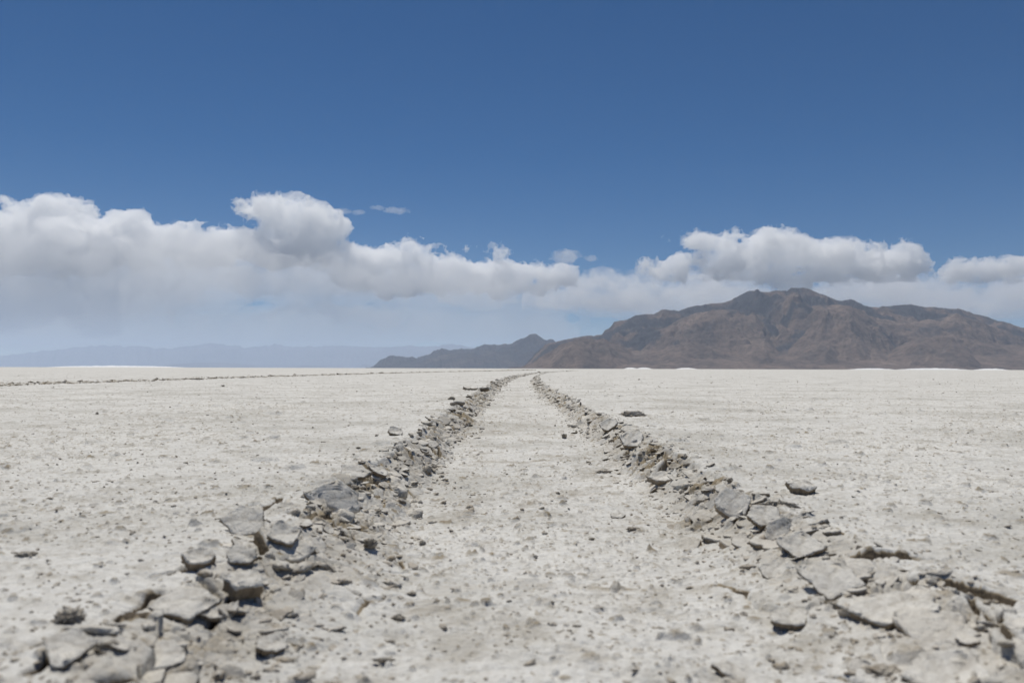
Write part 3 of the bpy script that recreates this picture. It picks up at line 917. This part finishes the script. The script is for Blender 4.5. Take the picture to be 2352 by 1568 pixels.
def cloud(name, D, blobs, label, seed, vox=5.0, noise=26.0, scale=70.0, depth=1.6, mat=None, flat=None, group=None, off=.05):
    """blobs: (px, py, rx, ry) in photo units, built at distance D in true size with true depth"""
    k = D / FPX
    b = np.array(blobs, float)
    pad = noise + 2.5 * vox
    x0, x1 = (b[:, 0] - b[:, 2]).min() - pad, (b[:, 0] + b[:, 2]).max() + pad
    y0, y1 = (b[:, 1] - b[:, 3]).min() - pad, (b[:, 1] + b[:, 3]).max() + pad
    dz = (np.minimum(b[:, 2], b[:, 3] * 2).max()) * depth + pad
    nx, ny, nz = int((x1 - x0) / vox) + 1, int((y1 - y0) / vox) + 1, int(2 * dz / vox) + 1
    gx = x0 + vox * np.arange(nx); gy = y0 + vox * np.arange(ny); gzv = -dz + vox * np.arange(nz)
    X, Y, Zd = np.meshgrid(gx, gy, gzv, indexing='ij')
    Fd = np.full(X.shape, -1e3)
    rs = np.random.RandomState(seed)
    for px, py, rx, ry in blobs:
        rz = min(rx, ry * 2) * depth * .8
        oz = rs.uniform(-.3, .3) * rz
        m = min(rx, ry)
        d = (1 - np.sqrt(((X - px) / rx) ** 2 + ((Y - py) / ry) ** 2 + ((Zd - oz) / rz) ** 2)) * m
        Fd = np.maximum(Fd, d) + np.clip(6 - np.abs(Fd - d), 0, None) ** 2 / 24
    P = np.stack([X, Y * 1.15, Zd], -1)
    w = Fd > -noise * 1.3
    pw_ = P[w]
    n = fbm3(pw_ / scale, 1, seed) * .55 - fbm3(pw_ / (scale * .55) + 5, 5, seed + 3, .6, True) * 1.0
    Fd[w] += (n - n.mean() + off) * noise
    if flat is not None: Fd = np.minimum(Fd, flat - Y + 5 * np.sin(X / 40))
    Fd[[0, -1]] = -9; Fd[:, [0, -1]] = -9; Fd[:, :, [0, -1]] = -9
    v, q = surface_nets(Fd, np.array([x0, y0, -dz]), vox)
    # photo units -> metres, photo y goes down; the whole body sits at its own distance
    wx = (v[:, 0] - CX) * k; wy = v[:, 2] * k + D
    hz = 846 + (v[:, 0] - CX) * 0.003
    wz = (hz - v[:, 1]) * k + H
    cxm, cym, czm = wx.mean(), wy.mean(), wz.mean()
    o = link(name, np_mesh(name, np.stack([wx - cxm, wy - cym, wz - czm], 1), q, mat or M_cloud, True))
    o.location = (cxm, cym, czm)
    return tag(o, label, 'cloud', group)

cloud('cloud', 66000, [
    (-60, 530, 90, 60), (30, 500, 60, 34), (110, 490, 60, 28), (180, 500, 50, 30), (40, 560, 120, 60), (180, 560, 130, 62), (290, 530, 60, 36), (330, 560, 80, 50),
    (420, 560, 60, 40), (450, 535, 24, 20), (500, 560, 60, 34), (560, 560, 60, 36), (590, 482, 40, 26), (620, 478, 50, 30), (660, 492, 60, 38), (705, 508, 60, 38), (755, 528, 48, 32),
    (680, 545, 90, 50), (640, 575, 90, 40), (760, 585, 60, 40), (820, 590, 50, 24), (870, 600, 60, 30), (960, 600, 50, 30), (940, 640, 110, 36), (840, 630, 70, 36),
    (1040, 620, 70, 28), (1130, 635, 70, 34), (1190, 630, 50, 32), (1260, 640, 40, 20), (1310, 636, 24, 15), (1080, 575, 26, 9), (975, 572, 36, 12), (1130, 580, 22, 7)],
    'huge white cumulus bank filling the sky above the left horizon', 8, vox=3.0, noise=32, scale=52, depth=.8, off=.12)
cloud('cloud', 62000, [
    (1620, 550, 40, 12), (1680, 560, 60, 20), (1780, 560, 70, 28), (1740, 590, 90, 28), (1850, 585, 60, 32), (1920, 585, 60, 30), (1680, 610, 60, 22), (1985, 590, 50, 26),
    (2080, 590, 40, 34), (2040, 605, 60, 34), (1960, 610, 50, 26), (2095, 615, 40, 28), (1700, 625, 40, 14), (1800, 622, 60, 20), (1850, 640, 90, 20), (1530, 612, 36, 15), (1580, 605, 40, 13),
    (1610, 625, 50, 12)],
    'bright heaped cumulus cloud right above the mountain summit', 11, vox=2.6, noise=27, scale=40, depth=.9, mat=M_heap, off=.12)
cloud('cloud', 62000, [(2215, 620, 40, 18), (2265, 612, 60, 22), (2340, 615, 60, 22), (2420, 618, 70, 24), (2300, 630, 110, 14)],
    'white cumulus cloud cut by the right edge of the sky', 17, vox=2.6, noise=22, scale=36, depth=.9, mat=M_heap, off=.1)
cloud('cloud', 70000, [
    (1350, 655, 70, 20), (1430, 645, 70, 22), (1520, 640, 50, 20), (1330, 690, 90, 20), (1380, 700, 60, 18), (1480, 690, 120, 26), (1600, 670, 120, 30), (1580, 700, 140, 24), (1700, 680, 100, 26),
    (1900, 680, 110, 26), (2000, 660, 110, 24), (2100, 670, 130, 28), (2240, 680, 130, 26), (2350, 670, 120, 26), (2200, 700, 200, 22)],
    'flat white cloud layer behind the mountain', 23, vox=3.8, noise=34, scale=60, mat=M_wisp)
W = 'small cloud wisps in the blue above the left cloud bank'
for px, py, rx, ry, lab, g in [
        (785, 483, 12, 4.0, 'tiny white cloud wisp, leftmost of the row right of the tall cloud head', W),
        (820, 486, 12, 3.5, 'tiny flat cloud wisp, second from the left right of the tall cloud head', W),
        (862, 474, 12, 3.5, 'faint cloud wisp just above and left of the longest wisp', W),
        (905, 482, 24, 5.0, 'longest white cloud wisp in the row right of the tall cloud head', W),
        (1300, 590, 26, 12, 'small white puff of cloud alone above the gap between the ranges', None),
        (1355, 592, 12, 5, 'tiny faint puff just right of the small lone cloud', None)]:
    cloud('cloud', 60000, [(px, py, rx * 1.1, ry * 1.2), (px + rx * .4, py + 1, rx * .8, ry)], lab, int(px), vox=1.6 if ry < 8 else 2.4, noise=ry * .9, scale=ry * 3, group=g, mat=M_wisp)
cloud('cloud_veil', 61800, [(-60, 620, 160, 90), (90, 610, 170, 90), (250, 620, 170, 84), (400, 600, 140, 70), (340, 680, 130, 60), (60, 700, 200, 50), (560, 610, 120, 60), (640, 620, 120, 56), (900, 650, 140, 34),
    (800, 640, 110, 36), (1100, 665, 130, 26), (330, 735, 120, 22), (780, 720, 120, 24)],
    'soft grey white cloud mass under the big cumulus bank on the left', 41, vox=6.0, noise=44, scale=110, depth=.7, mat=M_soft)
VEIL = True
if VEIL:
    cloud('cloud_veil', 78000, [(-60, 680, 260, 60), (150, 690, 260, 60), (420, 650, 260, 60), (700, 650, 300, 50), (1000, 680, 300, 36), (1300, 700, 280, 34), (1700, 700, 380, 40), (2100, 700, 380, 38),
                           (100, 750, 320, 60), (400, 760, 320, 56), (750, 750, 320, 56), (1100, 750, 300, 44)],
          'pale grey veil of rain cloud hanging below the clouds', 31, vox=12.0, noise=18, scale=120, mat=M_veil, depth=.8)

# ------------------------------------------------------------------ the air
m, nt, out = new_mat('air')
pv = N(nt, 'ShaderNodeVolumePrincipled')
pv.inputs['Color'].default_value = (0.66, 0.79, 1.0, 1)
pv.inputs['Density'].default_value = 2.9e-5
pv.inputs['Anisotropy'].default_value = 0.2
nt.links.new(pv.outputs[0], out.inputs['Volume'])
bm = bmesh.new()
bmesh.ops.create_cone(bm, cap_ends=True, segments=64, radius1=56500, radius2=56500, depth=1502.0)
me = bpy.data.meshes.new('haze'); bm.to_mesh(me); bm.free()
me.materials.append(m)
hz = link('haze', me)
hz.location = (0, 0, 750 - 2.0)
tag(hz, kind='stuff')
